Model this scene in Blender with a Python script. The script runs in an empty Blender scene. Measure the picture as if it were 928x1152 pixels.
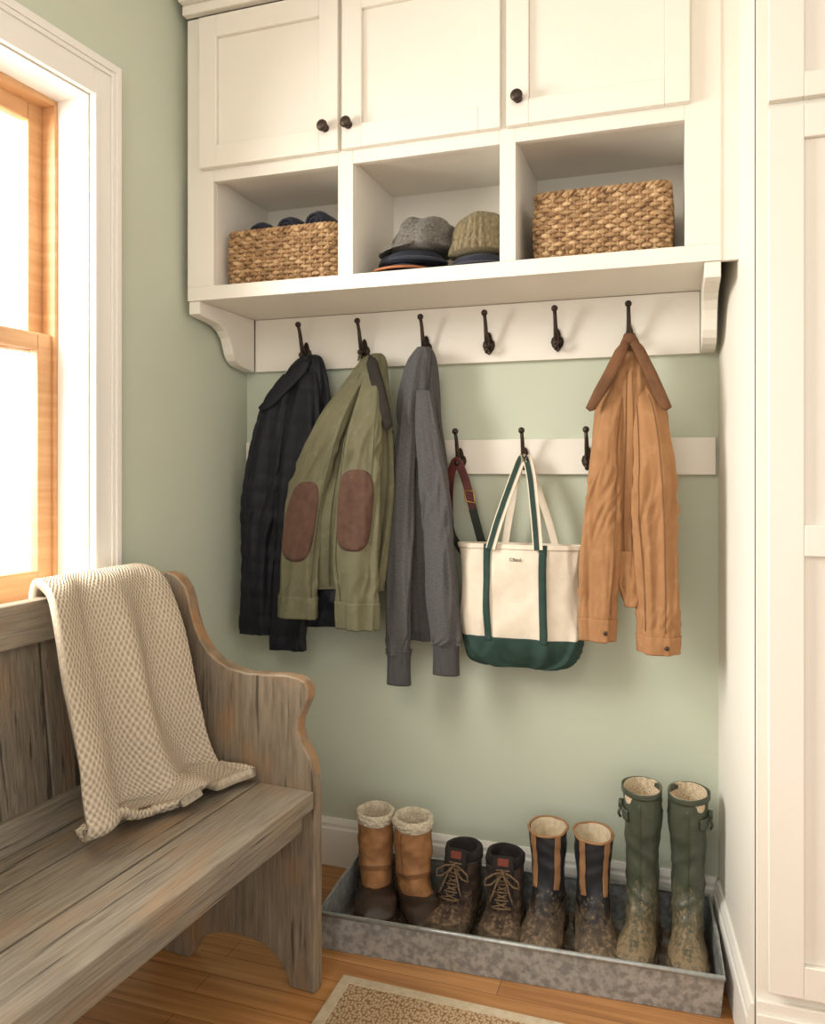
import bpy, bmesh, math, random
from mathutils import Vector, Matrix, noise, Euler
random.seed(7)
COL = bpy.context.scene.collection
rad = math.radians
V = Vector

# ------------------------------------------------------------------ materials
def lin(c):
    return tuple(((x/255)/12.92 if x/255 <= .04045 else ((x/255+.055)/1.055)**2.4) for x in c)

def pm(name, c1, c2=None, scale=(6,6,6), detail=4, ramp=(.35,.65), rough=.6, metal=0.0,
       bump=.15, bscale=(60,60,60), bdist=.002, bkind='noise', mud=None, c3=None, sheen=0, spec=.4, c3s=(2.5,2.5,2.5), c3r=(.55,.7), coord='Object', c3a=1.0, crack=None):
    m = bpy.data.materials.new(name); m.use_nodes = True
    nt = m.node_tree; N = nt.nodes; L = nt.links
    b = N['Principled BSDF']
    b.inputs['Roughness'].default_value = rough
    b.inputs['Metallic'].default_value = metal
    b.inputs['Specular IOR Level'].default_value = spec
    if sheen: b.inputs['Sheen Weight'].default_value = sheen
    tc = N.new('ShaderNodeTexCoord')
    def mapped(s):
        mp = N.new('ShaderNodeMapping'); mp.inputs['Scale'].default_value = s
        L.new(tc.outputs[coord], mp.inputs['Vector']); return mp.outputs[0]
    col = None
    c1 = lin(c1)+(1,)
    if c2 is None:
        rgb = N.new('ShaderNodeRGB'); rgb.outputs[0].default_value = c1; col = rgb.outputs[0]
    else:
        n = N.new('ShaderNodeTexNoise'); n.inputs['Scale'].default_value = 1; n.inputs['Detail'].default_value = detail
        L.new(mapped(scale), n.inputs['Vector'])
        r = N.new('ShaderNodeValToRGB')
        r.color_ramp.elements[0].position = ramp[0]; r.color_ramp.elements[0].color = c1
        r.color_ramp.elements[1].position = ramp[1]; r.color_ramp.elements[1].color = lin(c2)+(1,)
        L.new(n.outputs['Fac'], r.inputs['Fac']); col = r.outputs[0]
    def mix(a, color, fac):
        mx = N.new('ShaderNodeMix'); mx.data_type = 'RGBA'
        L.new(fac, mx.inputs[0]); L.new(a, mx.inputs[6]); mx.inputs[7].default_value = lin(color)+(1,)
        return mx.outputs[2]
    def band(color, sc, r0, r1, amt, src):
        n = N.new('ShaderNodeTexNoise'); n.inputs['Scale'].default_value = 1; n.inputs['Detail'].default_value = 8
        L.new(mapped(sc), n.inputs['Vector'])
        mr = N.new('ShaderNodeMapRange'); mr.inputs[1].default_value = r0; mr.inputs[2].default_value = r1; mr.inputs[4].default_value = amt
        L.new(n.outputs['Fac'], mr.inputs[0]); return mix(src, color, mr.outputs[0])
    if c3 is not None: col = band(c3, c3s, c3r[0], c3r[1], c3a, col)
    if crack is not None: col = band(crack[0], crack[1], crack[2], crack[2]+.05, crack[3], col)
    if mud is not None:   # (colour, z_full, z_none)
        sp = N.new('ShaderNodeSeparateXYZ'); L.new(tc.outputs['Object'], sp.inputs[0])
        src0 = col
        for sc,kk,sharp,amt,shade in (((45,45,22),2.4,0,.75,1.0),((85,85,60),5.0,.62,.75,1.12)):
            n = N.new('ShaderNodeTexNoise'); n.inputs['Scale'].default_value = 1; n.inputs['Detail'].default_value = 12; n.inputs['Roughness'].default_value = .72
            L.new(mapped(sc), n.inputs['Vector'])
            ad = N.new('ShaderNodeMath'); ad.operation = 'MULTIPLY_ADD'
            k=(mud[2]-mud[1])*kk
            ad.inputs[1].default_value = k; ad.inputs[2].default_value = -k*.47
            L.new(n.outputs['Fac'], ad.inputs[0])
            s = N.new('ShaderNodeMath'); s.operation = 'ADD'; L.new(sp.outputs[2], s.inputs[0]); L.new(ad.outputs[0], s.inputs[1])
            mr = N.new('ShaderNodeMapRange'); mr.interpolation_type='SMOOTHSTEP'
            mid=(mud[1]+mud[2])/2; hw=(mud[2]-mud[1])/2*(1-sharp)
            mr.inputs[1].default_value = mid+hw; mr.inputs[2].default_value = mid-hw
            mr.inputs[3].default_value = 0; mr.inputs[4].default_value = amt
            L.new(s.outputs[0], mr.inputs[0]); col = mix(col, tuple(min(255,q*shade) for q in mud[0]), mr.outputs[0])
    L.new(col, b.inputs['Base Color'])
    if bump:
        if bkind == 'noise':
            n = N.new('ShaderNodeTexNoise'); n.inputs['Scale'].default_value = 1; n.inputs['Detail'].default_value = 5
            out = n.outputs['Fac']
        else:
            n = N.new('ShaderNodeTexVoronoi'); n.inputs['Scale'].default_value = 1
            n.inputs['Randomness'].default_value = .5
            out = n.outputs['Distance']
        L.new(mapped(bscale), n.inputs['Vector'])
        bp = N.new('ShaderNodeBump'); bp.inputs['Strength'].default_value = bump; bp.inputs['Distance'].default_value = bdist
        if bkind != 'noise': bp.invert = True
        L.new(out, bp.inputs['Height']); L.new(bp.outputs[0], b.inputs['Normal'])
    return m

cream = pm('cream_paint', (235,229,217), (232,226,213), (3,3,3), rough=.42, bump=.05, bscale=(90,90,90))
wall_green = pm('sage_wall', (198,204,184), (195,201,181), (2,2,2), rough=.75, bump=.08, bscale=(140,140,140), bdist=.001)
wall_cream = pm('cream_wall', (235,230,219), (232,227,215), (2,2,2), rough=.55, bump=.06, bscale=(120,120,120), bdist=.001)
trimw = pm('white_trim', (237,233,225), (234,230,221), (3,3,3), rough=.4, bump=.04)
ceil_m = pm('ceiling_white', (238,233,224), None, rough=.8, bump=.05)
pine = pm('pine_sash', (210,164,116), (194,145,97), (4,4,50), rough=.45, bump=.1, bscale=(20,20,120))
bronze = pm('dark_bronze', (74,60,51), (56,46,40), (30,30,30), rough=.42, metal=.55, bump=.2, bscale=(150,150,150), bdist=.001)
bench_long = pm('weathered_wood_long', (148,138,121), (112,102,87), (140,9,140), detail=11, ramp=(.28,.74), rough=.6,
     bump=.9, bscale=(200,8,200), bdist=.003, c3=(150,120,88), c3s=(14,4,14), c3r=(.48,.7), c3a=.6, crack=((62,54,44),(85,3.0,85),.62,.85))
bench_vert = pm('weathered_wood_upright', (134,123,106), (100,90,75), (100,100,9), detail=11, ramp=(.28,.74), rough=.6,
     bump=.9, bscale=(170,170,8), bdist=.003, c3=(140,110,80), c3s=(14,14,4), c3r=(.48,.7), c3a=.55, crack=((60,51,42),(75,75,3),.62,.85))
bench_end = pm('weathered_wood_end', (144,130,110), (108,95,79), (90,90,11), detail=11, ramp=(.28,.74), rough=.5,
     bump=.9, bscale=(150,150,10), bdist=.003, c3=(156,119,82), c3s=(10,10,6), c3r=(.48,.68), c3a=.65, crack=((64,54,43),(60,60,3.5),.62,.8))
bench_edge = pm('worn_edge', (146,128,104), (112,95,75), (20,40,20), rough=.5, bump=.3, c3=(166,124,84), c3s=(14,14,14), c3r=(.46,.62), c3a=.75)
seagrass = pm('woven_seagrass', (186,150,108), (130,98,66), (40,40,80), rough=.75, bump=.7, bscale=(300,300,300), bdist=.002, c3=(204,172,130), c3s=(35,35,60), c3r=(.52,.64))
fabric_black = pm('black_quilted_nylon', (25,27,35), (20,22,29), (20,20,20), rough=.55, bump=.3, bscale=(260,260,200), sheen=.03, spec=.3)
fabric_olive = pm('olive_waxed_cotton', (112,109,84), (104,101,78), (30,30,14), rough=.85, bump=.5, bscale=(90,90,70), bdist=.002, c3=(122,119,94), c3s=(40,40,40), c3a=.5, spec=.2)
olive_seam=pm('olive_seam',(84,82,61),None,rough=.9)
suede = pm('brown_suede_patch', (96,69,55), (84,60,48), (40,40,40), rough=.9, bump=.35, bscale=(200,200,200), sheen=.05)
cord_dark = pm('dark_corduroy', (50,44,38), (40,35,31), (20,20,20), rough=.9, bump=.5, bscale=(350,350,30))
fabric_grey = pm('heather_grey_fleece', (94,92,91), (76,75,75), (320,320,320), rough=.95, bump=.3, bscale=(260,260,260), sheen=.05, spec=.15)
fabric_greyrib = pm('grey_rib_knit', (84,82,81), (70,68,69), (380,380,20), rough=.95, bump=.6, bscale=(380,380,20), spec=.15)
fabric_tan = pm('tan_duck_canvas', (164,121,83), (155,113,76), (26,26,16), rough=.88, bump=.5, bscale=(90,90,70), bdist=.002, c3=(176,134,97), c3s=(34,34,34), c3a=.5, spec=.2)
seam_tan = pm('tan_seam', (124,87,56), None, rough=.8)
cord_brown = pm('brown_corduroy', (118,81,53), (100,68,44), (20,20,20), rough=.9, bump=.6, bscale=(380,380,40))
canvas = pm('natural_canvas', (228,216,196), (221,208,187), (30,30,30), rough=.85, bump=.35, bscale=(300,300,300))
green_canvas = pm('green_canvas', (44,68,59), (36,59,51), (30,30,30), rough=.8, bump=.35, bscale=(300,300,300))
dark_web = pm('dark_green_webbing', (52,60,50), (42,48,42), (200,200,200), rough=.85, bump=.4, bscale=(300,300,300))
leather_red = pm('oxblood_leather', (100,48,41), (78,36,33), (20,20,20), rough=.45, bump=.15)
brass = pm('brass', (190,150,90), None, rough=.35, metal=.9, bump=0)
ink = pm('dark_ink', (96,92,80), None, rough=.8, bump=0)
felt_grey = pm('grey_wool', (120,115,107), (84,80,74), (160,160,160), rough=.95, bump=.6, bscale=(320,320,320), sheen=.1)
navy = pm('navy_cotton', (38,41,54), (30,33,45), (20,20,20), rough=.85, bump=.3, bscale=(250,250,250), sheen=.1)
rust = pm('rust_cotton', (176,112,74), (158,96,60), (20,20,20), rough=.85, bump=.3, bscale=(250,250,250))
olive_knit = pm('olive_knit', (142,128,96), (106,94,70), (160,160,60), rough=.95, bump=.8, bscale=(330,330,120), bdist=.003, bkind='vor', sheen=.1)
galv = pm('galvanized_steel', (184,187,185), (146,150,149), (60,60,60), detail=3, ramp=(.4,.6), rough=.35, metal=.45, bump=.1, bscale=(60,60,60), c3=(118,114,106), c3s=(20,20,20), c3r=(.55,.78), c3a=.7)
galv_rim = pm('galvanized_rim', (190,193,191), (165,169,168), (60,60,60), rough=.3, metal=.6, bump=.05)
galv_floor = pm('galvanized_muddy', (150,149,143), (112,108,99), (30,30,30), detail=5, rough=.28, metal=.3, bump=.2, bscale=(60,60,60), c3=(104,83,61), c3s=(26,26,26), c3r=(.44,.56))
leather_tan = pm('tan_boot_leather', (172,124,79), (142,97,59), (30,30,30), rough=.6, bump=.35, bscale=(80,80,70), bdist=.003, mud=((104,80,58),.03,.10))
rubber_dark = pm('dark_boot_rubber', (58,48,41), (42,36,31), (25,25,25), rough=.5, bump=.2, mud=((120,98,76),-.02,.04))
rubber_brown = pm('brown_duck_rubber', (66,50,40), (50,39,32), (25,25,25), rough=.38, bump=.2, mud=((122,98,74),-.03,.05))
fleece = pm('cream_shearling', (222,209,184), (196,180,154), (90,90,90), rough=1, bump=.8, bscale=(220,220,220), bdist=.004, bkind='vor', sheen=.1)
hike_leather = pm('muddy_brown_leather', (74,57,46), (52,41,35), (40,40,40), rough=.75, bump=.6, bscale=(110,110,110), bdist=.004, mud=((132,111,87),-.02,.13))
hike_collar = pm('dark_boot_lining', (44,38,36), (34,29,28), (40,40,40), rough=.95, bump=.3)
lace_m = pm('boot_lace', (128,104,78), (96,76,56), (160,160,160), rough=.9, bump=.3)
redlabel = pm('rust_label', (120,58,44), None, rough=.7, bump=.1)
stripe_rubber = pm('dark_striped_rubber', (46,46,50), (36,36,40), (25,25,25), rough=.45, bump=.2, mud=((122,101,77),.0,.14))
stripe_tan = pm('tan_rubber_stripe', (162,120,82), (144,104,69), (30,30,30), rough=.65, bump=.2, mud=((122,98,72),.0,.14))
stripe_foot = pm('muddy_rubber_foot', (88,75,62), (62,54,46), (50,50,50), rough=.65, bump=.6, bscale=(110,110,110), bdist=.003, mud=((136,115,90),-.02,.12))
welly = pm('olive_green_rubber', (78,83,68), (66,71,58), (20,20,12), rough=.38, bump=.2, bscale=(30,30,30), mud=((136,117,91),.0,.20))
welly_sole = pm('muddy_sole', (104,90,70), (66,57,46), (60,60,60), rough=.8, bump=.7, bscale=(120,120,120), bdist=.003)
lining_speck = pm('speckled_lining', (216,199,170), (176,152,120), (260,260,260), detail=2, ramp=(.45,.65), rough=.9, bump=.3)
lining_plain = pm('pale_lining', (218,203,176), (200,182,152), (60,60,60), rough=.9, bump=.3)

def floor_mat():
    m = bpy.data.materials.new('oak_floor'); m.use_nodes = True
    nt = m.node_tree; N = nt.nodes; L = nt.links; b = N['Principled BSDF']
    b.inputs['Roughness'].default_value = .22
    tc = N.new('ShaderNodeTexCoord')
    br = N.new('ShaderNodeTexBrick'); br.inputs['Scale'].default_value = 1
    br.inputs['Brick Width'].default_value = 1.1; br.inputs['Row Height'].default_value = .075
    br.inputs['Mortar Size'].default_value = .0008; br.offset = .37
    br.inputs['Color1'].default_value = lin((202,148,90))+(1,)
    br.inputs['Color2'].default_value = lin((178,124,72))+(1,)
    br.inputs['Mortar'].default_value = lin((112,74,42))+(1,)
    L.new(tc.outputs['Object'], br.inputs['Vector'])
    mp = N.new('ShaderNodeMapping'); mp.inputs['Scale'].default_value = (2.2,46,1); L.new(tc.outputs['Object'], mp.inputs['Vector'])
    n = N.new('ShaderNodeTexNoise'); n.inputs['Scale'].default_value = 1; n.inputs['Detail'].default_value = 7; L.new(mp.outputs[0], n.inputs['Vector'])
    r = N.new('ShaderNodeValToRGB'); r.color_ramp.elements[0].color = (.64,.58,.52,1); r.color_ramp.elements[1].color = (1.05,1.05,1.05,1)
    r.color_ramp.elements[0].position = .3; r.color_ramp.elements[1].position = .65
    L.new(n.outputs['Fac'], r.inputs[0])
    mx = N.new('ShaderNodeMix'); mx.data_type = 'RGBA'; mx.blend_type = 'MULTIPLY'; mx.inputs[0].default_value = 1
    L.new(br.outputs[0], mx.inputs[6]); L.new(r.outputs[0], mx.inputs[7]); L.new(mx.outputs[2], b.inputs['Base Color'])
    bp = N.new('ShaderNodeBump'); bp.inputs['Strength'].default_value = .15; bp.inputs['Distance'].default_value = .002
    L.new(br.outputs['Fac'], bp.inputs['Height']); bp.invert = True; L.new(bp.outputs[0], b.inputs['Normal'])
    return m
oak = floor_mat()

def weave_mat(name, ca, cb, sx, sy, bumpd, rnd=.25, ramp=(.15,.6), rough=.95, bs=1.0):
    m = bpy.data.materials.new(name); m.use_nodes = True
    nt = m.node_tree; N = nt.nodes; L = nt.links; b = N['Principled BSDF']
    b.inputs['Roughness'].default_value = rough
    b.inputs['Specular IOR Level'].default_value = .15
    tc = N.new('ShaderNodeTexCoord')
    mp = N.new('ShaderNodeMapping'); mp.inputs['Scale'].default_value = (sx,sy,1); L.new(tc.outputs['UV'], mp.inputs['Vector'])
    vo = N.new('ShaderNodeTexVoronoi'); vo.voronoi_dimensions = '2D'; vo.inputs['Scale'].default_value = 1; vo.inputs['Randomness'].default_value = rnd
    L.new(mp.outputs[0], vo.inputs['Vector'])
    r = N.new('ShaderNodeValToRGB'); r.color_ramp.elements[0].position = ramp[0]; r.color_ramp.elements[1].position = ramp[1]
    r.color_ramp.elements[0].color = lin(ca)+(1,); r.color_ramp.elements[1].color = lin(cb)+(1,)
    L.new(vo.outputs['Distance'], r.inputs[0]); L.new(r.outputs[0], b.inputs['Base Color'])
    bp = N.new('ShaderNodeBump'); bp.inputs['Strength'].default_value = bs; bp.inputs['Distance'].default_value = bumpd; bp.invert = True
    L.new(vo.outputs['Distance'], bp.inputs['Height']); L.new(bp.outputs[0], b.inputs['Normal'])
    return m
def knit_mat():
    """rows of stitches: interleaved lattice of rounded loops in the cloth's own UVs"""
    m = bpy.data.materials.new('chunky_oat_knit'); m.use_nodes = True
    nt = m.node_tree; N = nt.nodes; L = nt.links; b = N['Principled BSDF']
    b.inputs['Roughness'].default_value = .95; b.inputs['Specular IOR Level'].default_value = .12
    tc = N.new('ShaderNodeTexCoord'); sp = N.new('ShaderNodeSeparateXYZ')
    n0 = N.new('ShaderNodeTexNoise'); n0.inputs['Scale'].default_value = 40; n0.inputs['Detail'].default_value = 3
    L.new(tc.outputs['UV'], n0.inputs['Vector'])
    ma = N.new('ShaderNodeVectorMath'); ma.operation='MULTIPLY_ADD'; ma.inputs[1].default_value=(.008,.008,0)
    L.new(n0.outputs['Color'], ma.inputs[0]); L.new(tc.outputs['UV'], ma.inputs[2]); L.new(ma.outputs[0], sp.inputs[0])
    def M(op,a,bv=None):
        x = N.new('ShaderNodeMath'); x.operation = op
        for i,q in enumerate((a,bv)):
            if q is None: continue
            if isinstance(q,(int,float)): x.inputs[i].default_value = q
            else: L.new(q, x.inputs[i])
        return x.outputs[0]
    su = M('SINE', M('MULTIPLY', sp.outputs[0], 560)); sv = M('SINE', M('MULTIPLY', sp.outputs[1], 440))
    h = M('MULTIPLY_ADD', M('MULTIPLY', su, sv), .5)
    h.node.inputs[2].default_value = .5
    r = N.new('ShaderNodeValToRGB'); r.color_ramp.elements[0].position = .1; r.color_ramp.elements[1].position = .75
    r.color_ramp.elements[0].color = lin((160,144,122))+(1,); r.color_ramp.elements[1].color = lin((202,188,167))+(1,)
    L.new(h, r.inputs[0]); L.new(r.outputs[0], b.inputs['Base Color'])
    bp = N.new('ShaderNodeBump'); bp.inputs['Strength'].default_value = 1; bp.inputs['Distance'].default_value = .003
    L.new(h, bp.inputs['Height']); L.new(bp.outputs[0], b.inputs['Normal'])
    return m
knit = knit_mat()
knit_edge = pm('knit_selvedge', (192,178,156), (168,152,130), (120,120,120), rough=.95, bump=.5, bscale=(200,200,200), spec=.12)
rug_center = weave_mat('woven_rug', (198,173,138), (150,116,84), 150, 110, .003, rnd=.8, ramp=(.25,.6))
rug_border = pm('rug_border', (204,188,160), (190,172,142), (60,60,60), rough=.95, bump=.5, bscale=(250,250,250))

def glass_mat():
    m = bpy.data.materials.new('window_glass'); m.use_nodes = True
    nt = m.node_tree; N = nt.nodes; L = nt.links; N.remove(N['Principled BSDF'])
    t = N.new('ShaderNodeBsdfTransparent'); g = N.new('ShaderNodeBsdfGlossy'); g.inputs['Roughness'].default_value = .02
    mx = N.new('ShaderNodeMixShader'); mx.inputs[0].default_value = .05
    L.new(t.outputs[0], mx.inputs[1]); L.new(g.outputs[0], mx.inputs[2]); L.new(mx.outputs[0], N['Material Output'].inputs['Surface'])
    return m
glass = glass_mat()

# ------------------------------------------------------------------ object helpers
def thing(name, label, cat, loc=(0,0,0), rot=0, group=None, kind=None):
    o = bpy.data.objects.new(name, None); COL.objects.link(o)
    o.empty_display_size = .05
    o.location = loc; o.rotation_euler = (0,0,rot)
    if label: o['label'] = label
    if cat: o['category'] = cat
    if group: o['group'] = group
    if kind: o['kind'] = kind
    return o

class MB:
    def __init__(s): s.v=[]; s.f=[]; s.uv=None
    def add(s, vs, fs):
        n=len(s.v); s.v += [tuple(p) for p in vs]; s.f += [tuple(i+n for i in f) for f in fs]; return s
    def box(s,x0,x1,y0,y1,z0,z1):
        vs=[(x0,y0,z0),(x1,y0,z0),(x1,y1,z0),(x0,y1,z0),(x0,y0,z1),(x1,y0,z1),(x1,y1,z1),(x0,y1,z1)]
        return s.add(vs,[(0,3,2,1),(4,5,6,7),(0,1,5,4),(1,2,6,5),(2,3,7,6),(3,0,4,7)])
    def prism(s, outline, a, b, axis='y'):
        n=len(outline)
        def P(p,d):
            if axis=='y': return (p[0],d,p[1])
            if axis=='x': return (d,p[0],p[1])
            return (p[0],p[1],d)
        vs=[P(p,a) for p in outline]+[P(p,b) for p in outline]
        fs=[tuple(range(n-1,-1,-1)), tuple(range(n,2*n))]+[(i,(i+1)%n,(i+1)%n+n,i+n) for i in range(n)]
        return s.add(vs,fs)
    def tube(s, path, r, n=8, closed=False):
        path=[V(p) for p in path]; m=len(path)
        rr = r if isinstance(r,(list,tuple)) else [r]*m
        vs=[]; prev=None
        for i,p in enumerate(path):
            if closed: t=(path[(i+1)%m]-path[i-1])
            else: t=(path[min(i+1,m-1)]-path[max(i-1,0)])
            t.normalize()
            if prev is None:
                up=V((0,0,1)) if abs(t.z)<.9 else V((1,0,0))
                a=t.cross(up).normalized()
            else:
                a=(prev-t*prev.dot(t)).normalized()
            prev=a; b=t.cross(a)
            for k in range(n):
                th=2*math.pi*k/n
                vs.append(p+a*math.cos(th)*rr[i]+b*math.sin(th)*rr[i])
        fs=[]
        for i in range(m if closed else m-1):
            j=(i+1)%m
            for k in range(n):
                k2=(k+1)%n
                fs.append((i*n+k,i*n+k2,j*n+k2,j*n+k))
        if not closed:
            fs.append(tuple(range(n-1,-1,-1))); fs.append(tuple((m-1)*n+k for k in range(n)))
        return s.add(vs,fs)
    def ball(s,c,r,n=12,sc=(1,1,1)):
        vs=[];fs=[]
        m=n//2+2
        for i in range(1,m):
            ph=math.pi*i/m
            for k in range(n):
                th=2*math.pi*k/n
                vs.append((c[0]+r*sc[0]*math.sin(ph)*math.cos(th),c[1]+r*sc[1]*math.sin(ph)*math.sin(th),c[2]+r*sc[2]*math.cos(ph)))
        q=m-1
        vs.append((c[0],c[1],c[2]+r*sc[2])); vs.append((c[0],c[1],c[2]-r*sc[2]))
        T=q*n; B=T+1
        for i in range(q-1):
            for k in range(n):
                fs.append((i*n+k,(i+1)*n+k,(i+1)*n+(k+1)%n,i*n+(k+1)%n))
        for k in range(n):
            fs.append((T,k,(k+1)%n)); fs.append((B,(q-1)*n+(k+1)%n,(q-1)*n+k))
        return s.add(vs,fs)
    def ribbon(s, path, width, thick, wdir=(1,0,0)):
        path=[V(p) for p in path]; m=len(path); vs=[]
        for i,p in enumerate(path):
            t=(path[min(i+1,m-1)]-path[max(i-1,0)]).normalized()
            w=V(wdir); w=(w-t*w.dot(t)).normalized(); nn=t.cross(w)
            for a,b in ((-1,-1),(1,-1),(1,1),(-1,1)):
                vs.append(p+w*a*width/2+nn*b*thick/2)
        fs=[(3,2,1,0),tuple((m-1)*4+k for k in range(4))]
        for i in range(m-1):
            for k in range(4):
                fs.append((i*4+k,i*4+(k+1)%4,(i+1)*4+(k+1)%4,(i+1)*4+k))
        return s.add(vs,fs)
    def obj(s,name,mat,parent=None,bevel=0,smooth=False,seg=2,subs=0,solid=0,off=(0,0,0),label=None,mat2=None,mat2f=None):
        me=bpy.data.meshes.new(name); me.from_pydata(s.v,[],s.f)
        if s.uv:
            uvl=me.uv_layers.new(name='UVMap')
            for lp in me.loops: uvl.data[lp.index].uv=s.uv[lp.vertex_index]
        me.validate(); me.materials.append(mat)
        bm=bmesh.new(); bm.from_mesh(me); bmesh.ops.recalc_face_normals(bm,faces=bm.faces); bm.to_mesh(me); bm.free()
        if smooth:
            for p in me.polygons: p.use_smooth=True
        if mat2:
            me.materials.append(mat2)
            for p in me.polygons:
                if mat2f(p): p.material_index=1
        o=bpy.data.objects.new(name,me); COL.objects.link(o)
        o.location=off
        if parent: o.parent=parent
        if solid:
            md=o.modifiers.new('s','SOLIDIFY'); md.thickness=solid; md.offset=0
        if bevel:
            md=o.modifiers.new('b','BEVEL'); md.width=bevel; md.segments=seg; md.limit_method='ANGLE'; md.angle_limit=rad(35)
        if subs:
            md=o.modifiers.new('u','SUBSURF'); md.levels=subs; md.render_levels=subs
        if label: o['label']=label
        return o

def struct(o): o['kind']='structure'; return o

def crom(keys, t):
    n=len(keys)-1; x=max(0,min(.999999,t))*n; i=int(x); f=x-i
    p0=keys[max(i-1,0)];p1=keys[i];p2=keys[i+1];p3=keys[min(i+2,n)]
    return [.5*((2*b)+(-a+c)*f+(2*a-5*b+4*c-d)*f*f+(-a+3*b-3*c+d)*f**3) for a,b,c,d in zip(p0,p1,p2,p3)]

def spow(x,p): return math.copysign(abs(x)**p,x)
def ridge(q,k=3.0):
    return max(1-abs(noise.noise(q))*k,-.5)

class Loft:
    """keys: (cx,cy,cz, ax,ay,az, bx,by,bz)   theta 0 -> +a, 90deg -> +b
    crease: long folds running down the cloth; elbow: (t, spread, depth) gathers across the sleeve"""
    def __init__(s, keys, sq=.85, fold=0, wr=0, seed=0, ff=(20,20,4), wf=(16,16,30), quilt=0, crease=0, R=1.7, tl=1.6, tw=.6, elbow=None):
        s.k=keys; s.sq=sq; s.fold=fold; s.wr=wr; s.sd=V((seed*3.1,seed*7.7,seed*1.3)); s.ff=ff; s.wf=wf; s.quilt=quilt; s.crease=crease
        s.R=R; s.tl=tl; s.tw=tw; s.elbow=elbow
    def pt(s,th,t,inf=0):
        k=crom(s.k,t); c=V(k[:3]);a=V(k[3:6]);b=V(k[6:9])
        d=a*spow(math.cos(th),s.sq)+b*spow(math.sin(th),s.sq)
        la,lb=max(a.length,1e-5),max(b.length,1e-5)
        nrm=(a/la/la*math.cos(th)+b/lb/lb*math.sin(th))
        nrm=nrm.normalized() if nrm.length>0 else V((0,0,1))
        p=c+d
        e=inf; damp=min(1,lb/.03)
        if s.fold:
            q=V((p.x*s.ff[0],p.y*s.ff[1],p.z*s.ff[2]))+s.sd
            e+=s.fold*noise.noise(q)*damp
        if s.crease:
            a2=th+s.tw*t
            grow=.3+.7*min(1,t*1.6)
            q=V((math.cos(a2)*s.R,math.sin(a2)*s.R,t*s.tl))+s.sd*2
            e+=s.crease*(ridge(q,3.0)-.3)*damp*grow
            a2=th-s.tw*1.4*t
            q=V((math.cos(a2)*s.R*2.1,math.sin(a2)*s.R*2.1,t*s.tl*1.6))+s.sd*3
            e+=s.crease*.24*(ridge(q,3.2)-.2)*damp*grow
            q=V((math.cos(th)*s.R*.8,math.sin(th)*s.R*.8,t*s.tl*2.4))+s.sd*6
            e+=s.crease*.7*noise.noise(q)*damp*grow
        if s.elbow:
            for (te,sp,am) in s.elbow:
                w=math.exp(-((t-te)/sp)**2)
                if w>.03:
                    q=V((math.cos(th)*1.1,math.sin(th)*1.1,t*15+math.sin(th)*2.6))+s.sd*5
                    e+=am*w*(ridge(q,3.2)-.2)
        if s.wr:
            q=V((p.x*s.wf[0]+p.z*10,p.y*s.wf[1],p.z*s.wf[2]+p.x*14))+s.sd
            e+=s.wr*ridge(q,3.2)
        if s.quilt:
            e+=s.quilt*abs(math.sin(p.z*math.pi/.055+p.x*4))**.5
        return p+nrm*e
    def add(s,mb,t0=0,t1=1,nt=40,nth=48,th0=0,th1=2*math.pi,inf=0,cap0=False,cap1=False,hem=False,cup=0):
        full=abs(th1-th0-2*math.pi)<1e-4
        cnt=nth if full else nth+1
        vs=[];fs=[]
        for i in range(nt+1):
            t=t0+(t1-t0)*i/nt
            for j in range(cnt):
                vs.append(s.pt(th0+(th1-th0)*j/nth,t,inf))
        for i in range(nt):
            for j in range(nth):
                j2=(j+1)%cnt
                fs.append((i*cnt+j,i*cnt+j2,(i+1)*cnt+j2,(i+1)*cnt+j))
        if cap0: fs.append(tuple(range(cnt-1,-1,-1)))
        if cup:
            prev=0; nc=6
            for i in range(nc+1):
                r0=len(vs)
                for j in range(cnt): vs.append(s.pt(2*math.pi*j/nth,t0+cup*i/nc,inf-.0012))
                for j in range(cnt):
                    j2=(j+1)%cnt; fs.append((prev+j,r0+j,r0+j2,prev+j2))
                prev=r0
            fs.append(tuple(prev+j for j in range(cnt)))
        if cap1:
            if hem:
                last=[vs[nt*cnt+j] for j in range(cnt)]
                c=sum((p for p in last),V((0,0,0)))/cnt
                pr=[vs[(nt-2)*cnt+j] for j in range(cnt)]
                c2=sum((p for p in pr),V((0,0,0)))/cnt
                up=(c2-c).normalized()
                r0=len(vs)
                for p in last: vs.append(p+(c-p)*.10)
                for p in last: vs.append(p+(c-p)*.16+up*.02)
                for a,b in ((nt*cnt,r0),(r0,r0+cnt)):
                    for j in range(cnt):
                        j2=(j+1)%cnt
                        fs.append((a+j,a+j2,b+j2,b+j))
                fs.append(tuple(r0+cnt+j for j in range(cnt)))
            else: fs.append(tuple(nt*cnt+j for j in range(cnt)))
        mb.add(vs,fs); return mb
    def patch(s,mb,thc,thh,tc,tt,inf=.003,p=3.0,n=22):
        vs=[];fs=[]
        for i in range(n+1):
            for j in range(n+1):
                u=2*i/n-1; w=2*j/n-1
                l=(abs(u)**p+abs(w)**p)**(1/p) if (u or w) else 1
                m=max(abs(u),abs(w)) or 1
                u2=u*m/l if l else u; w2=w*m/l if l else w
                edge=1 if m<.99 else 0
                vs.append(s.pt(thc+thh*u2,tc+tt*w2,inf if edge else .0005))
        for i in range(n):
            for j in range(n):
                a=i*(n+1)+j; fs.append((a,a+1,a+n+2,a+n+1))
        mb.add(vs,fs); return mb

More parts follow.
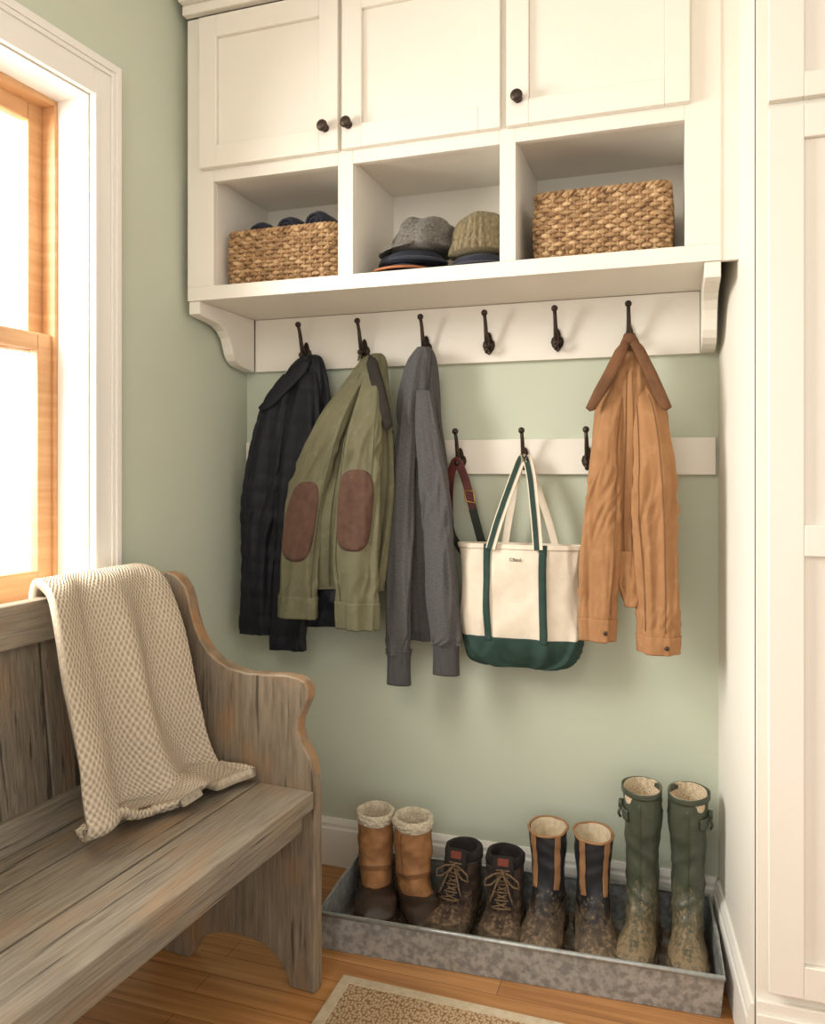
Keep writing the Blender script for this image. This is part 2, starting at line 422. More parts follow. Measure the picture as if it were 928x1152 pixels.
HZ=1.265
class PixelGrid:
    """drafting sheet for a hanging item: column c0 stands at world x X0, one column = sx metres, one row = sz metres, row 525 is z=1.265"""
    def __init__(s,X0,c0,sx,sz): s.X0=X0;s.c0=c0;s.sx=sx;s.sz=sz
    def x(s,c): return s.X0+(c-s.c0)*s.sx
    def z(s,r): return HZ+(525-r)*s.sz
    def loft(s,rows,cy,**kw):  # rows: image pixel column, row and half width, then depth in metres
        ks=[]
        for r in rows:
            c,row,hw,hd=r[:4]; y=r[4] if len(r)>4 else cy
            ks.append((s.x(c),y,s.z(row),0,-hd,0,hw*s.sx,0,0))
        return Loft(ks,**kw)

def W(thing_,mb,name,mat,**kw):
    return mb.obj(name,mat,parent=thing_,off=tuple(-V(thing_.location)),**kw)

# ------------------------------------------------------------------ room
TH=rad(-4); CX=-1.348
def leftthing(name,label,cat,**kw): return thing(name,label,cat,loc=(CX,0,0),rot=TH,**kw)
def leftobj(o): o.location=(CX,0,0); o.rotation_euler=(0,0,TH); return o
CEIL=2.62
struct(MB().box(-1.75,.9,0,.12,0,CEIL).obj('wall_back',wall_green))
mb=MB(); T=.18; W0,W1,Z0,Z1=.687,1.60,.93,2.20; WO=.603
mb.box(-T,0,-W0,.0,0,CEIL).box(-T,0,-4.2,-W1,0,CEIL).box(-T,0,-W1,-W0,0,Z0).box(-T,0,-W1,-W0,Z1,CEIL)
struct(leftobj(mb.obj('wall_left',wall_green)))
struct(MB().prism([(.110,0),(.1545,-.522),(.156,-.522),(.156,0)],0,CEIL,'z').obj('wall_right',wall_cream))
struct(MB().box(-1.9,2.6,-4.2,.12,-.05,0).obj('floor',oak))
struct(MB().box(-1.9,2.6,-4.2,.12,CEIL,CEIL+.05).obj('ceiling',ceil_m))
def bb_prof(): return [(0,0),(-.016,0),(-.016,.115),(-.012,.122),(-.012,.132),(-.006,.147),(0,.147)]
struct(MB().prism(bb_prof(),-1.348,.105,'x').obj('baseboard_back',trimw))
bl=[(0,0),(.016,0),(.016,.115),(.012,.122),(.012,.132),(.006,.147),(0,.147)]
struct(leftobj(MB().prism(bl,-4.2,-.018,'y').obj('baseboard_left',trimw)))
a=math.atan2(.0445,.522)
o=MB().prism([(-p,q) for p,q in bl],-.525,-.02,'y').obj('baseboard_right',trimw)
o.location=(.110,0,0); o.rotation_euler=(0,0,a); struct(o)

# window casing
mb=MB()
mb.box(0,.018,-W0,-WO,.90,Z1+.096).box(.0,.028,-WO-.018,-WO,.90,Z1+.096).box(.018,.024,-WO-.030,-WO-.018,.90,Z1+.08)
mb.box(0,.018,-W1-.107,-W1,.90,Z1+.096)
mb.box(0,.018,-W1,-W0,Z1,Z1+.096).box(0,.028,-W1-.107,-WO-.018,Z1+.076,Z1+.0962).box(.018,.024,-W1,-WO-.03,Z1+.064,Z1+.076)
mb.box(.018,.022,-W0,-W0+.012,.94,Z1)
mb.box(-.02,.05,-W1-.12,-WO+.015,.90,.93).box(0,.016,-W1-.1,-WO,.82,.90)
struct(leftobj(mb.obj('trim_1',trimw,bevel=.002)))
win=leftthing('window_1','double-hung window with pine sashes in a white frame',None,kind='structure')
del win['label']
mb=MB()
mb.box(-T+.001,0,-W0-.004,-W0-.0005,Z0,Z1).box(-T+.001,0,-W1+.0005,-W1+.004,Z0,Z1).box(-T+.001,0,-W1,-W0,Z1-.004,Z1-.0005).box(-T,0,-W1,-W0,Z0-.003,Z0+.004)
struct(mb.obj('jamb',trimw,parent=win))
def sash(x0,x1,z0,z1,bot,top):
    m=MB(); y0,y1=-W1+.012,-W0-.012; s=.045
    m.box(x0,x1,y0,y0+s,z0,z1).box(x0,x1,y1-s,y1,z0,z1).box(x0,x1,y0+s,y1-s,z0,z0+bot).box(x0,x1,y0+s,y1-s,z1-top,z1)
    sh=struct(m.obj('sash',pine,parent=win,bevel=.004))
    g=MB().box((x0+x1)/2-.002,(x0+x1)/2+.002,y0+s,y1-s,z0+bot,z1-top); struct(g.obj('glass_pane',glass,parent=sh))
sash(-.138,-.110,Z0+.006,1.60,.07,.042)
sash(-.170,-.142,1.555,Z1-.012,.042,.05)
m=MB(); m.box(-.175,-.10,-W0-.014,-W0-.004,Z0+.004,Z1-.004).box(-.175,-.10,-W1+.004,-W1+.014,Z0+.004,Z1-.004).box(-.175,-.10,-W1+.014,-W0-.014,Z1-.018,Z1-.004)
struct(m.obj('window_stop',pine,parent=win,bevel=.002))

# ------------------------------------------------------------------ cubby cabinet
XL,XR,YF=-1.345,.100,-.34
cab=thing('wall_cabinet','cream overhead cabinet with three shaker doors above three open cubbies','cabinet',loc=(-.62,-.01,1.745))
mb=MB()
yb=-.004
ops=[(-1.258,-.869),(-.825,-.423),(-.382,.020)]
zb,zo0,zo1,zt=1.745,1.785,2.082,2.56
mb.box(XL,XR,YF,yb,zb,zo0)
mb.box(XL,XR,YF+.02,yb,zo1+.012,zo1+.03).box(XL,XR,YF+.02,yb,zt-.02,zt)
mb.box(XL,XR,-.02,yb,zo0,zt)
mb.box(XL,XL+.02,YF+.02,-.02,zo0,zt).box(XR-.02,XR,YF+.02,-.02,zo0,zt)
sx=[(XL,ops[0][0]),(ops[0][1],ops[1][0]),(ops[1][1],ops[2][0]),(ops[2][1],XR)]
for a0,a1 in sx: mb.box(a0,a1,YF,YF+.02,zo0,zt)
for a0,a1 in ops: mb.box(a0,a1,YF,YF+.02,zo1,2.135).box(a0,a1,YF,YF+.02,2.54,zt)
for a0,a1 in sx[1:3]: mb.box(a0,a1,YF+.02,-.02,zo0,zo1+.012)
mb.box(XL,ops[0][0],YF+.02,-.02,zo0,zo1+.012).box(ops[2][1],XR,YF+.02,-.02,zo0,zo1+.012)
W(cab,mb,'body',cream,bevel=.0015)
W(cab,MB().box(XR,.1385,YF+.004,YF+.02,zb,CEIL-.002),'filler_strip',cream)
doors=[(-1.293,-.861,1),(-.849,-.418,0),(-.402,.0315,0)]
def shaker(mb,x0,x1,z0,z1,y,s=.056,r=.062,th=.02,mid=None):
    mb.box(x0,x0+s,y-th,y,z0,z1).box(x1-s,x1,y-th,y,z0,z1).box(x0+s,x1-s,y-th,y,z0,z0+r).box(x0+s,x1-s,y-th,y,z1-r,z1)
    mb.box(x0+s,x1-s,y-th*.4,y,z0+r,z1-r)
    if mid: mb.box(x0+s,x1-s,y-th,y,mid[0],mid[1])
    return mb
def knob(x,y,z,parent):
    m=MB(); m.tube([(x,y,z),(x,y-.014,z)],.006,10); m.ball((x,y-.022,z),.0155,16,(1,.62,1)); m.tube([(x,y,z),(x,y-.003,z)],.011,12)
    m.obj('knob',bronze,parent=parent,smooth=True)
for (x0,x1,rt),(kx,kz) in zip(doors,((-.897,2.178),(-.829,2.178),(-.372,2.18))):
    m=shaker(MB(),x0,x1,2.117,2.548,YF-.001)
    d=W(cab,m,'door',cream,bevel=.002)
    knob(kx,YF-.021,kz,d)
prof=[(-.335,1.7445),(-.335,1.708),(-.315,1.703),(-.26,1.699),(-.225,1.694),(-.195,1.682),(-.172,1.662),(-.16,1.64),(-.15,1.615),(-.135,1.597),(-.11,1.585),(-.07,1.578),(-.021,1.574),(-.021,1.7445)]
for x0,x1 in ((XL+.002,XL+.037),(.064,.100)):
    W(cab,MB().prism(prof,x0,x1,'x'),'corbel',cream,bevel=.002)
struct(MB().box(-1.347,.14,-.365,-.34,2.562,2.59).box(-1.347,.14,-.385,-.34,2.59,CEIL-.001).obj('trim_2',cream,bevel=.004))

# tall cabinet
tc_=thing('tall_cabinet','tall cream shaker storage cabinet beside the boot tray','cabinet',loc=(.45,-.27,0))
mb=MB().box(.158,.75,-.525,-.005,.0,CEIL-.003).box(.158,.76,-.537,-.525,0,.165).box(.158,.76,-.543,-.537,0,.14)
W(tc_,mb,'body',cream,bevel=.002)
for z0,z1,mid in ((.19,1.996,(1.084,1.147)),(2.012,2.58,None)):
    m=shaker(MB(),.180,.60,z0,z1,-.526,s=.066,r=.066 if mid else .05,mid=mid)
    W(tc_,m,'door',cream,bevel=.002)

# ------------------------------------------------------------------ hook rails
def hook_mb(x,y,z):
    m=MB()
    out=[(0,-.032),(.007,-.026),(.015,-.016),(.0185,-.004),(.016,.007),(.010,.013),(.0085,.021),(.005,.031),(0,.036)]
    out=out+[(-p,q) for p,q in out[-2:0:-1]]
    m.prism([(x+p,z+q) for p,q in out],y-.005,y)
    m.tube([(x,y-.004,z+.004),(x,y-.018,z-.004),(x,y-.031,z+.006),(x,y-.040,z+.030),(x,y-.047,z+.055),(x,y-.058,z+.076)],[.009,.008,.0072,.0062,.0056,.0052],10)
    m.ball((x,y-.061,z+.082),.0095,12)
    m.tube([(x,y-.004,z-.010),(x,y-.016,z-.024),(x,y-.030,z-.026),(x,y-.038,z-.014)],[.008,.007,.0062,.0058],10)
    m.ball((x,y-.039,z-.010),.0085,12)
    return m
rail=thing('hook_rail','cream painted board under the cabinet carrying dark bronze coat hooks','coat rack',loc=(-.62,-.01,1.574))
W(rail,MB().box(-1.306,.063,-.020,-.0005,1.574,1.7435),'board',cream,bevel=.0015)
for x in (-1.12,-.92,-.718,-.524,-.3226,-.1225):
    W(rail,hook_mb(x,-.020,1.627),'coat_hook',bronze,smooth=True,label='dark bronze coat hook')
rail2=thing('hook_rail','narrow cream board on the green wall with dark bronze hooks','coat rack',loc=(-.62,-.01,1.243))
W(rail2,MB().box(-1.340,.103,-.020,-.0005,1.243,1.345),'board',cream,bevel=.0015)
for x in (-.812,-.611,-.416,-.236):
    W(rail2,hook_mb(x,-.020,1.286),'coat_hook',bronze,smooth=True,label='dark bronze coat hook')

# ------------------------------------------------------------------ baskets
def basket(x0,x1,y0,y1,z0,z1,label):
    t=thing('basket',label,'basket',loc=((x0+x1)/2,(y0+y1)/2,z0),group='woven baskets in the cubbies')
    m=MB(); w,d=x1-x0,y1-y0; per=2*(w+d); ns=int(round(per/.0195)); ns+=ns%2
    rows=int(round((z1-z0-.012)/.0112)); rh=(z1-z0-.012)/rows
    rc=.022
    def loop(s,inset,bulge):
        L=s*per
        hw,hd=w/2-inset+bulge,d/2-inset+bulge
        sc=(hw+hd)/((w+d)/2)
        L*=sc
        if L<2*hw: x,y,n=-hw+L,-hd,(0,-1)
        elif L<2*hw+2*hd: x,y,n=hw,-hd+(L-2*hw),(1,0)
        elif L<4*hw+2*hd: x,y,n=hw-(L-2*hw-2*hd),hd,(0,1)
        else: x,y,n=-hw,hd-(L-4*hw-2*hd),(-1,0)
        ex,ey=max(0,abs(x)-(hw-rc)),max(0,abs(y)-(hd-rc))
        if ex>0 and ey>0:
            l=math.hypot(ex,ey); f=rc/l if l>rc else 1
            x=math.copysign(hw-rc+ex*f,x); y=math.copysign(hd-rc+ey*f,y); n=(math.copysign(ex/l,x),math.copysign(ey/l,y))
        return x,y,n
    for r in range(rows):
        zz=rh*(r+.5)+.004; fz=(zz)/(z1-z0); bul=.006*math.sin(math.pi*fz)-.006
        pth=[];rr=[]
        N=ns*4
        for i in range(N):
            s=i/N; x,y,n=loop(s,.010,bul)
            ph=math.sin(math.pi*(i/4)+ (math.pi if r%2 else 0))
            o=.0052*ph+.0008*noise.noise(V((x*40,y*40,r*3)))
            pth.append((x+n[0]*o,y+n[1]*o,zz+.0010*noise.noise(V((x*30,y*30,r*5)))))
            rr.append(.0060+.0010*ph*.5+.0007*noise.noise(V((x*50,y*50,r))))
        m.tube(pth,rr,7,closed=True)
    for i in range(ns):
        x,y,n=loop((i+.5)/ns,.011,-.002)
        m.tube([(x,y,.002),(x+n[0]*.003,y+n[1]*.003,(z1-z0)*.5),(x,y,z1-z0-.006)],.0045,6)
    m.box(-w/2+.014,w/2-.014,-d/2+.014,d/2-.014,.002,.008)
    m.obj('body',seagrass,parent=t,smooth=True)
    m=MB()
    for k in range(2):
        pth=[]
        N=ns*4
        for i in range(N):
            s=i/N; x,y,n=loop(s,.010,-.002); ph=math.pi*2*(i/7)+math.pi*k
            pth.append((x+n[0]*.0048*math.cos(ph),y+n[1]*.0048*math.cos(ph),z1-z0-.007+.0048*math.sin(ph)))
        m.tube(pth,.0052,6,closed=True)
    m.obj('rim',seagrass,parent=t,smooth=True)
    return t
basket(-1.247,-.889,-.305,-.055,1.7855,1.948,'rectangular woven seagrass basket holding dark rolled knitwear')
basket(-.352,-.004,-.305,-.055,1.7855,1.962,'rectangular woven seagrass basket in the cubby')
for i,(x,z,r) in enumerate(((-1.15,1.941,.038),(-1.058,1.951,.036),(-.968,1.957,.037))):
    t=thing('rolled_cap','dark navy rolled knit cap in the seagrass basket','cap',loc=(x,-.20,z-.1),group='rolled caps in the basket')
    m=MB()
    lf=Loft([(0,-.075,.1,0,0,.005,.005,0,0),(0,-.07,.1,0,0,r*.8,r*.8,0,0),(0,-.04,.1,0,0,r,r*1.05,0,0),(0,.04,.1,0,0,r,r*1.05,0,0),(0,.08,.1,0,0,r*.8,r*.8,0,0),(0,.085,.1,0,0,.005,.005,0,0)],sq=1,wr=.003,seed=i)
    lf.add(m,nt=20,nth=24,cap0=True,cap1=True)
    m.tube([(math.cos(a)*r*(.25+.6*a/12),-.076,.1+math.sin(a)*r*(.25+.6*a/12)) for a in [k*.4 for k in range(30)]],.004,6)
    lf=Loft([(0,0,-.03,0,-.06,0,.03,0,0),(0,0,.05,0,-.065,0,.034,0,0),(0,0,.09,0,-.06,0,.03,0,0)],wr=.002,seed=i); lf.add(m,nt=8,nth=20,cap0=True,cap1=True)
    m.obj('knit_roll',navy,parent=t,smooth=True)

# ------------------------------------------------------------------ hats
def dome(m,c,rx,ry,h,wr=.003,seed=0,lean=0,rib=0,flat=.5,n=56,ribn=0,seams=0):
    vs=[];fs=[];nt=20
    for i in range(nt):
        f=i/(nt-1)*.995
        r=math.cos(f*math.pi/2)**flat; z=math.sin(f*math.pi/2)*h
        for k in range(n):
            th=2*math.pi*k/n
            rb=1+(rib*math.sin(th*ribn) if ribn else 0)*(1-f*.5)
            if seams: rb+= .03*(abs(math.sin(th*seams/2))**.3-1)*(.3+f)
            x=c[0]+rx*r*math.cos(th)*rb; y=c[1]+ry*r*math.sin(th)*rb
            zz=c[2]+z+lean*math.cos(th)*r*f
            q=noise.noise(V((x*22,y*22,zz*22+seed*5)))
            vs.append((x+q*wr*math.cos(th),y+q*wr*math.sin(th),zz+q*wr*(f)))
    for i in range(nt-1):
        for k in range(n):
            fs.append((i*n+k,i*n+(k+1)%n,(i+1)*n+(k+1)%n,(i+1)*n+k))
    fs.append(tuple((nt-1)*n+k for k in range(n))); fs.append(tuple(range(n-1,-1,-1)))
    m.add(vs,fs)
def brim(m,c,rx,ry,w,z,a0,a1,drop,th=.006,n=24):
    vs=[];fs=[]
    for i in range(n+1):
        a=a0+(a1-a0)*i/n; f=math.sin(math.pi*i/n)**.6
        for k,(e,zz) in enumerate(((0,0),(.5,-drop*.3),(1,-drop))):
            x=c[0]+(rx+w*f*e)*math.cos(a); y=c[1]+(ry+w*f*e)*math.sin(a)
            vs.append((x,y,c[2]+z+zz*f))
        for k,(e,zz) in enumerate(((1,-drop),(.5,-drop*.3),(0,0))):
            x=c[0]+(rx+w*f*e)*math.cos(a); y=c[1]+(ry+w*f*e)*math.sin(a)
            vs.append((x,y,c[2]+z+zz*f-th))
    for i in range(n):
        for k in range(6):
            fs.append((i*6+k,i*6+(k+1)%6,(i+1)*6+(k+1)%6,(i+1)*6+k))
    fs.append(tuple(range(5,-1,-1))); fs.append(tuple(n*6+k for k in range(6)))
    m.add(vs,fs)
def cap(name,label,loc,rx,ry,h,mat,bmat,ba,bw,drop=.012,wr=.004,seed=0,flat=.55,lean=0,seams=6,bz=.010,bspan=62):
    t=thing(name,label,'cap',loc=loc,group='caps and beanies in the cubby')
    m=MB(); dome(m,(0,0,0),rx,ry,h,wr=wr,seed=seed,flat=flat,lean=lean,n=96,seams=seams); m.ball((lean*.3,0,h+.001),.006,10,(1,1,.6))
    m.obj('crown',mat,parent=t,smooth=True)
    m=MB(); brim(m,(0,0,0),rx*.95,ry*.95,bw,bz,rad(ba-bspan),rad(ba+bspan),drop); m.obj('brim',bmat,parent=t,smooth=True,bevel=.002)
    return t
B=1.7852
cap('baseball_cap','rust-brimmed cap at the bottom of the hat pile',(-.712,-.205,B+.014),.085,.090,.024,navy,rust,-95,.042,drop=.010,seed=3)
cap('baseball_cap','folded navy cap in the hat pile',(-.700,-.20,B+.040),.098,.098,.036,navy,navy,-55,.025,drop=.012,seed=4)
cap('flat_cap','grey wool newsboy cap on top of the hat pile',(-.662,-.205,B+.076),.096,.098,.082,felt_grey,felt_grey,-150,.040,drop=.020,wr=.014,seed=5,lean=.014,flat=.42,seams=8,bz=.012)
cap('baseball_cap','navy cap under the olive beanie',(-.503,-.20,B+.012),.088,.090,.040,navy,navy,-100,.025,drop=.010,seed=6)
t=thing('beanie','olive ribbed knit beanie with folded cuff on a navy cap','beanie',loc=(-.503,-.205,B+.054),group='caps and beanies in the cubby')
m=MB(); dome(m,(0,0,.02),.080,.088,.092,rib=.028,ribn=28,wr=.006,seed=8,n=224,flat=.62,lean=.01); m.obj('crown',olive_knit,parent=t,smooth=True)
m=MB(); dome(m,(0,0,0),.087,.094,.036,rib=.028,ribn=28,wr=.004,seed=9,n=224,flat=.15); m.obj('cuff',olive_knit,parent=t,smooth=True)

# ------------------------------------------------------------------ coats
GR='coats hanging on the hooks'
def seamline(t,lf,th,t0,t1,mat,inf=.0014,w=.03,n=90):
    W(t,lf.add(MB(),t0,t1,nt=n,nth=2,th0=th-w/2,th1=th+w/2,inf=inf),'seam',mat,smooth=True,solid=.001)
def wing(m,S,pts,y0,th=.008,lean=0):
    out=[(S.x(a),S.z(b)) for a,b in pts]; n=len(out)
    c=(sum(p[0] for p in out)/n,sum(p[1] for p in out)/n)
    vs=[];fs=[]
    zt=max(p[1] for p in out)
    for side in (-1,1):
        for ring,(f,bul) in enumerate(((1,0),(.88,.003),(.4,.0035))):
            for p in out:
                x=c[0]+(p[0]-c[0])*f; z=c[1]+(p[1]-c[1])*f
                y=y0-lean*min(1,(zt-z)/.16)+ (bul+th/2 if side>0 else -bul-th/2)*(1 if f<1 else .6)
                vs.append((x,y,z))
    for s in range(2):
        o=s*3*n
        for r in range(2):
            for i in range(n):
                fs.append((o+r*n+i,o+r*n+(i+1)%n,o+(r+1)*n+(i+1)%n,o+(r+1)*n+i))
        fs.append(tuple(o+2*n+i for i in range(n)))
    for i in range(n): fs.append((i,(i+1)%n,3*n+(i+1)%n,3*n+i))
    m.add(vs,fs)

# black quilted jacket
S=PixelGrid(-1.155,315,.003078,.002754)
t=thing('jacket','black quilted jacket with long sleeves hanging from a hook','jacket',loc=(-1.16,-.09,.70),group=GR)
body=S.loft([(340,398,5,.010),(337,404,13,.020),(332,425,24,.026),(327,460,33,.026),(324,520,38,.026),(320,600,40,.026),(318,660,39,.026),(320,705,36,.025)],-.064,crease=.009,seed=1,quilt=.003)
W(t,body.add(MB(),nt=130,nth=80,cap0=True,cap1=True,hem=True),'torso',fabric_black,smooth=True)
sl=S.loft([(320,420,8,.014,-.085),(307,450,14,.020,-.098),(297,495,17,.021),(290,560,19,.021),(285,630,18,.020),(283,690,18,.019),(283,716,17,.019)],-.106,crease=.009,R=1.3,seed=2,quilt=.003,elbow=[(.55,.12,.005)])
W(t,sl.add(MB(),nt=130,nth=64,cap0=True,cap1=True,hem=True),'sleeve',fabric_black,smooth=True)
sr=S.loft([(338,420,9,.014,-.085),(336,455,17,.020,-.100),(334,510,21,.022),(330,570,22,.022),(326,640,21,.021),(321,700,19,.020),(319,731,19,.019)],-.108,crease=.009,R=1.3,seed=3,quilt=.003,elbow=[(.5,.12,.005)])
W(t,sr.add(MB(),nt=130,nth=64,cap0=True,cap1=True,hem=True),'sleeve',fabric_black,smooth=True)
col_=MB()
wing(col_,S,[(334,404),(344,406),(340,420),(322,440),(306,457),(292,464),(289,458),(302,445),(314,425),(324,410)],-.100,lean=.025)
W(t,col_,'collar',fabric_black,smooth=True)
W(t,MB().tube([(-1.124,-.060,1.60),(-1.121,-.062,1.625),(-1.117,-.060,1.60)],.003,6),'hang_loop',fabric_black)

# olive field jacket
S=PixelGrid(-.962,375,.002850,.002612)
t=thing('jacket','olive field jacket with brown elbow patches and dark corduroy collar','jacket',loc=(-.96,-.12,.78),group=GR)
body=S.loft([(411,394,5,.010,-.075),(410,400,11,.020,-.09),(409,415,17,.028,-.115),(406,435,25,.030,-.135),(402,470,34,.030),(397,510,41,.030),(391,560,46,.030),(386,610,47,.030),(383,650,46,.028),(382,664,46,.027)],-.155,crease=.013,seed=11,R=1.7)
W(t,body.add(MB(),nt=150,nth=110,cap0=True,cap1=True,hem=True),'torso',fabric_olive,smooth=True)
W(t,body.add(MB(),.955,.997,nt=8,nth=110,inf=.002),'hem_band',fabric_olive,smooth=True,solid=.0015)
lining=S.loft([(385,640,34,.016),(384,665,36,.018),(383,690,36,.018),(383,708,34,.016)],-.148,crease=.008,seed=12)
W(t,lining.add(MB(),nt=30,nth=60,cap0=True,cap1=True,hem=True),'lining',fabric_black,smooth=True)
sl=S.loft([(403,420,8,.014,-.14),(393,440,12,.020,-.165),(378,474,16,.024),(364,512,19,.026),(352,555,21.5,.025),(345,595,22,.024),(341,635,21,.024),(340,665,20,.024),(339,697,20,.024)],-.192,crease=.011,R=1.15,seed=13,elbow=[(.40,.10,.006),(.86,.05,.004)],sq=.95)
W(t,sl.add(MB(),nt=150,nth=84,cap0=True,cap1=True,hem=True),'sleeve',fabric_olive,smooth=True)
sr=S.loft([(414,418,8,.014,-.14),(417,445,15,.022,-.168),(415,482,20,.026),(410,530,23,.027),(406,575,24,.026),(404,620,23,.026),(405,660,22,.025),(407,705,21,.025)],-.196,crease=.011,R=1.15,seed=14,elbow=[(.36,.10,.006),(.85,.05,.004)],sq=.95)
W(t,sr.add(MB(),nt=150,nth=84,cap0=True,cap1=True,hem=True),'sleeve',fabric_olive,smooth=True)
W(t,sl.patch(MB(),-.05,.86,.60,.138,inf=.003),'elbow_patch',suede,smooth=True,label='brown suede elbow patch',solid=.0015)
W(t,sr.patch(MB(),.0,.92,.565,.142,inf=.003),'elbow_patch',suede,smooth=True,label='brown suede elbow patch',solid=.0015)
for lf in (sl,sr):
    W(t,lf.add(MB(),.90,.995,nt=16,nth=84,inf=.002),'cuff',fabric_olive,smooth=True,solid=.0015)
seamline(t,body,-.18,.25,.99,olive_seam,w=.02); seamline(t,sl,.95,.1,.9,olive_seam,w=.04); seamline(t,sr,-.85,.1,.9,olive_seam,w=.04)
seamline(t,sr,.7,.08,.45,olive_seam,w=.03)
cm=MB()
wing(cm,S,[(412,398),(420,404),(430,428),(440,458),(444,480),(437,487),(430,470),(424,450),(416,428),(410,410)],-.140,lean=.05)
W(t,cm,'collar',cord_dark,smooth=True,label='dark corduroy collar')
W(t,MB().tube([(-.925,-.06,1.59),(-.921,-.062,1.62),(-.917,-.06,1.59)],.003,6),'hang_loop',fabric_olive)

# grey hoodie
S=PixelGrid(-.709,470,.002716,.00258)
t=thing('hoodie','heather grey hooded sweatshirt hanging folded from a hook','hoodie',loc=(-.71,-.10,.62),group=GR)
body=S.loft([(473,388,4,.010),(472,394,9,.020),(471,412,14,.026),(470,440,18,.030),(470,480,20,.032),(471,530,24,.033),(472,600,26,.032),(470,660,25,.030),(468,700,22,.027),(468,724,20,.026)],-.082,crease=.013,seed=21,R=1.4,tl=1.0)
W(t,body.add(MB(),nt=150,nth=110,cap0=True,cap1=True,hem=True),'torso',fabric_grey,smooth=True)
W(t,body.add(MB(),.94,.995,nt=10,nth=110,inf=.002),'hem_band',fabric_greyrib,smooth=True,solid=.0015)
sl=S.loft([(460,445,7,.014),(457,490,11,.020),(453,545,13,.022),(450,620,14.5,.023),(448,690,15,.022),(448,738,14.5,.022)],-.128,crease=.009,R=1.0,seed=22,elbow=[(.93,.06,.005)])
W(t,sl.add(MB(),nt=130,nth=72,cap0=True,cap1=True),'sleeve',fabric_grey,smooth=True)
cf=S.loft([(448,732,15,.023),(448,741,13,.020),(448,756,13,.020),(448,772,13.5,.021)],-.128)
W(t,cf.add(MB(),nt=16,nth=48,cap0=True,cap1=True,hem=True),'cuff',fabric_greyrib,smooth=True)
sr=S.loft([(477,440,8,.014),(481,485,12,.022),(486,530,15,.026),(492,600,17,.026),(496,660,17,.025),(500,705,16,.024),(502,722,15,.024)],-.138,crease=.010,R=1.0,seed=23,elbow=[(.42,.1,.006),(.95,.06,.005)])
W(t,sr.add(MB(),nt=130,nth=72,cap0=True,cap1=True),'sleeve',fabric_grey,smooth=True)
cf=S.loft([(502,717,15,.024),(502,725,14,.022),(502,740,14,.022),(502,755,14.5,.022)],-.138)
W(t,cf.add(MB(),nt=16,nth=48,cap0=True,cap1=True,hem=True),'cuff',fabric_greyrib,smooth=True)
hd=S.loft([(473,390,5,.012),(471,402,11,.020),(467,425,15,.026),(464,455,16,.028),(463,485,13,.022),(464,515,6,.010)],-.118,crease=.012,R=1.1,tl=1.2,seed=24)
W(t,hd.add(MB(),nt=80,nth=72,cap0=True,cap1=True),'hood',fabric_grey,smooth=True)

# tan work jacket
S=PixelGrid(-.116,707,.002236,.002314)
t=thing('jacket','tan canvas work jacket with brown corduroy collar and snap cuffs','jacket',loc=(-.116,-.11,.78),group=GR)
body=S.loft([(707,376,4,.012,-.085),(707,384,12,.024,-.10),(707,400,19,.032,-.115),(707,425,29,.040),(707,455,38,.046),(707,495,42,.050),(706,540,44,.052),(705,590,43,.052),(705,630,41,.050),(704,660,38,.046)],-.138,crease=.012,seed=31,R=1.5)
W(t,body.add(MB(),nt=150,nth=110,cap0=True,cap1=True,hem=True),'torso',fabric_tan,smooth=True)
W(t,body.add(MB(),.955,.997,nt=8,nth=110,inf=.002),'hem_band',fabric_tan,smooth=True,solid=.0015)
sl=S.loft([(696,430,9,.014,-.155),(687,458,15,.022,-.172),(681,505,18,.025),(677,560,21,.027),(674,615,21,.027),(672,665,20,.026),(671,722,18.5,.026)],-.190,crease=.010,R=1.1,seed=32,elbow=[(.50,.12,.005),(.86,.05,.004)],sq=.95,tl=1.1)
W(t,sl.add(MB(),nt=150,nth=84,cap0=True,cap1=True,hem=True),'sleeve',fabric_tan,smooth=True)
sr=S.loft([(719,430,9,.014,-.155),(729,460,16,.024,-.175),(735,510,20,.028),(738,570,23,.029),(740,630,22,.028),(741,685,21,.027),(740,731,20,.027)],-.194,crease=.010,R=1.1,seed=36,elbow=[(.50,.12,.005),(.86,.05,.004)],sq=.95,tl=1.1)
W(t,sr.add(MB(),nt=150,nth=84,cap0=True,cap1=True,hem=True),'sleeve',fabric_tan,smooth=True)
for lf,th in ((sl,.5),(sr,.4)):
    W(t,lf.add(MB(),.915,.995,nt=16,nth=84,inf=.0025),'cuff',fabric_tan,smooth=True,solid=.0015)
    p=lf.pt(th,.955,.005)
    W(t,MB().ball(tuple(p),.006,12,(1,.5,1)),'snap_button',bronze,smooth=True)
for lf,th in ((sl,.85),(sr,-.85),(sr,.3)): seamline(t,lf,th,.1,.9,seam_tan,w=.05)
for th in (-.05,.09): seamline(t,body,th,.3,.95,seam_tan,w=.018)
fl=S.loft([(704,620,10,.014),(706,645,12,.016),(710,668,12,.016),(712,682,10,.014)],-.182,seed=35,crease=.006)
W(t,fl.add(MB(),nt=20,nth=40,cap0=True,cap1=True,hem=True),'front_flap',fabric_tan,smooth=True)
cm=MB()
wing(cm,S,[(701,381),(708,386),(703,400),(694,420),(685,438),(677,450),(670,461),(664,463),(659,459),(668,439),(680,416),(691,393)],-.163,lean=.045,th=.006)
wing(cm,S,[(708,386),(715,381),(726,395),(739,422),(748,443),(755,460),(749,464),(743,462),(736,448),(727,427),(717,405)],-.164,lean=.045,th=.006)
cl=S.loft([(707,372,5,.012),(707,380,10,.020),(707,392,14,.028)],-.130); cl.add(cm,nt=12,nth=30,cap0=True,cap1=True)
W(t,cm,'collar',cord_brown,smooth=True,label='brown corduroy collar')

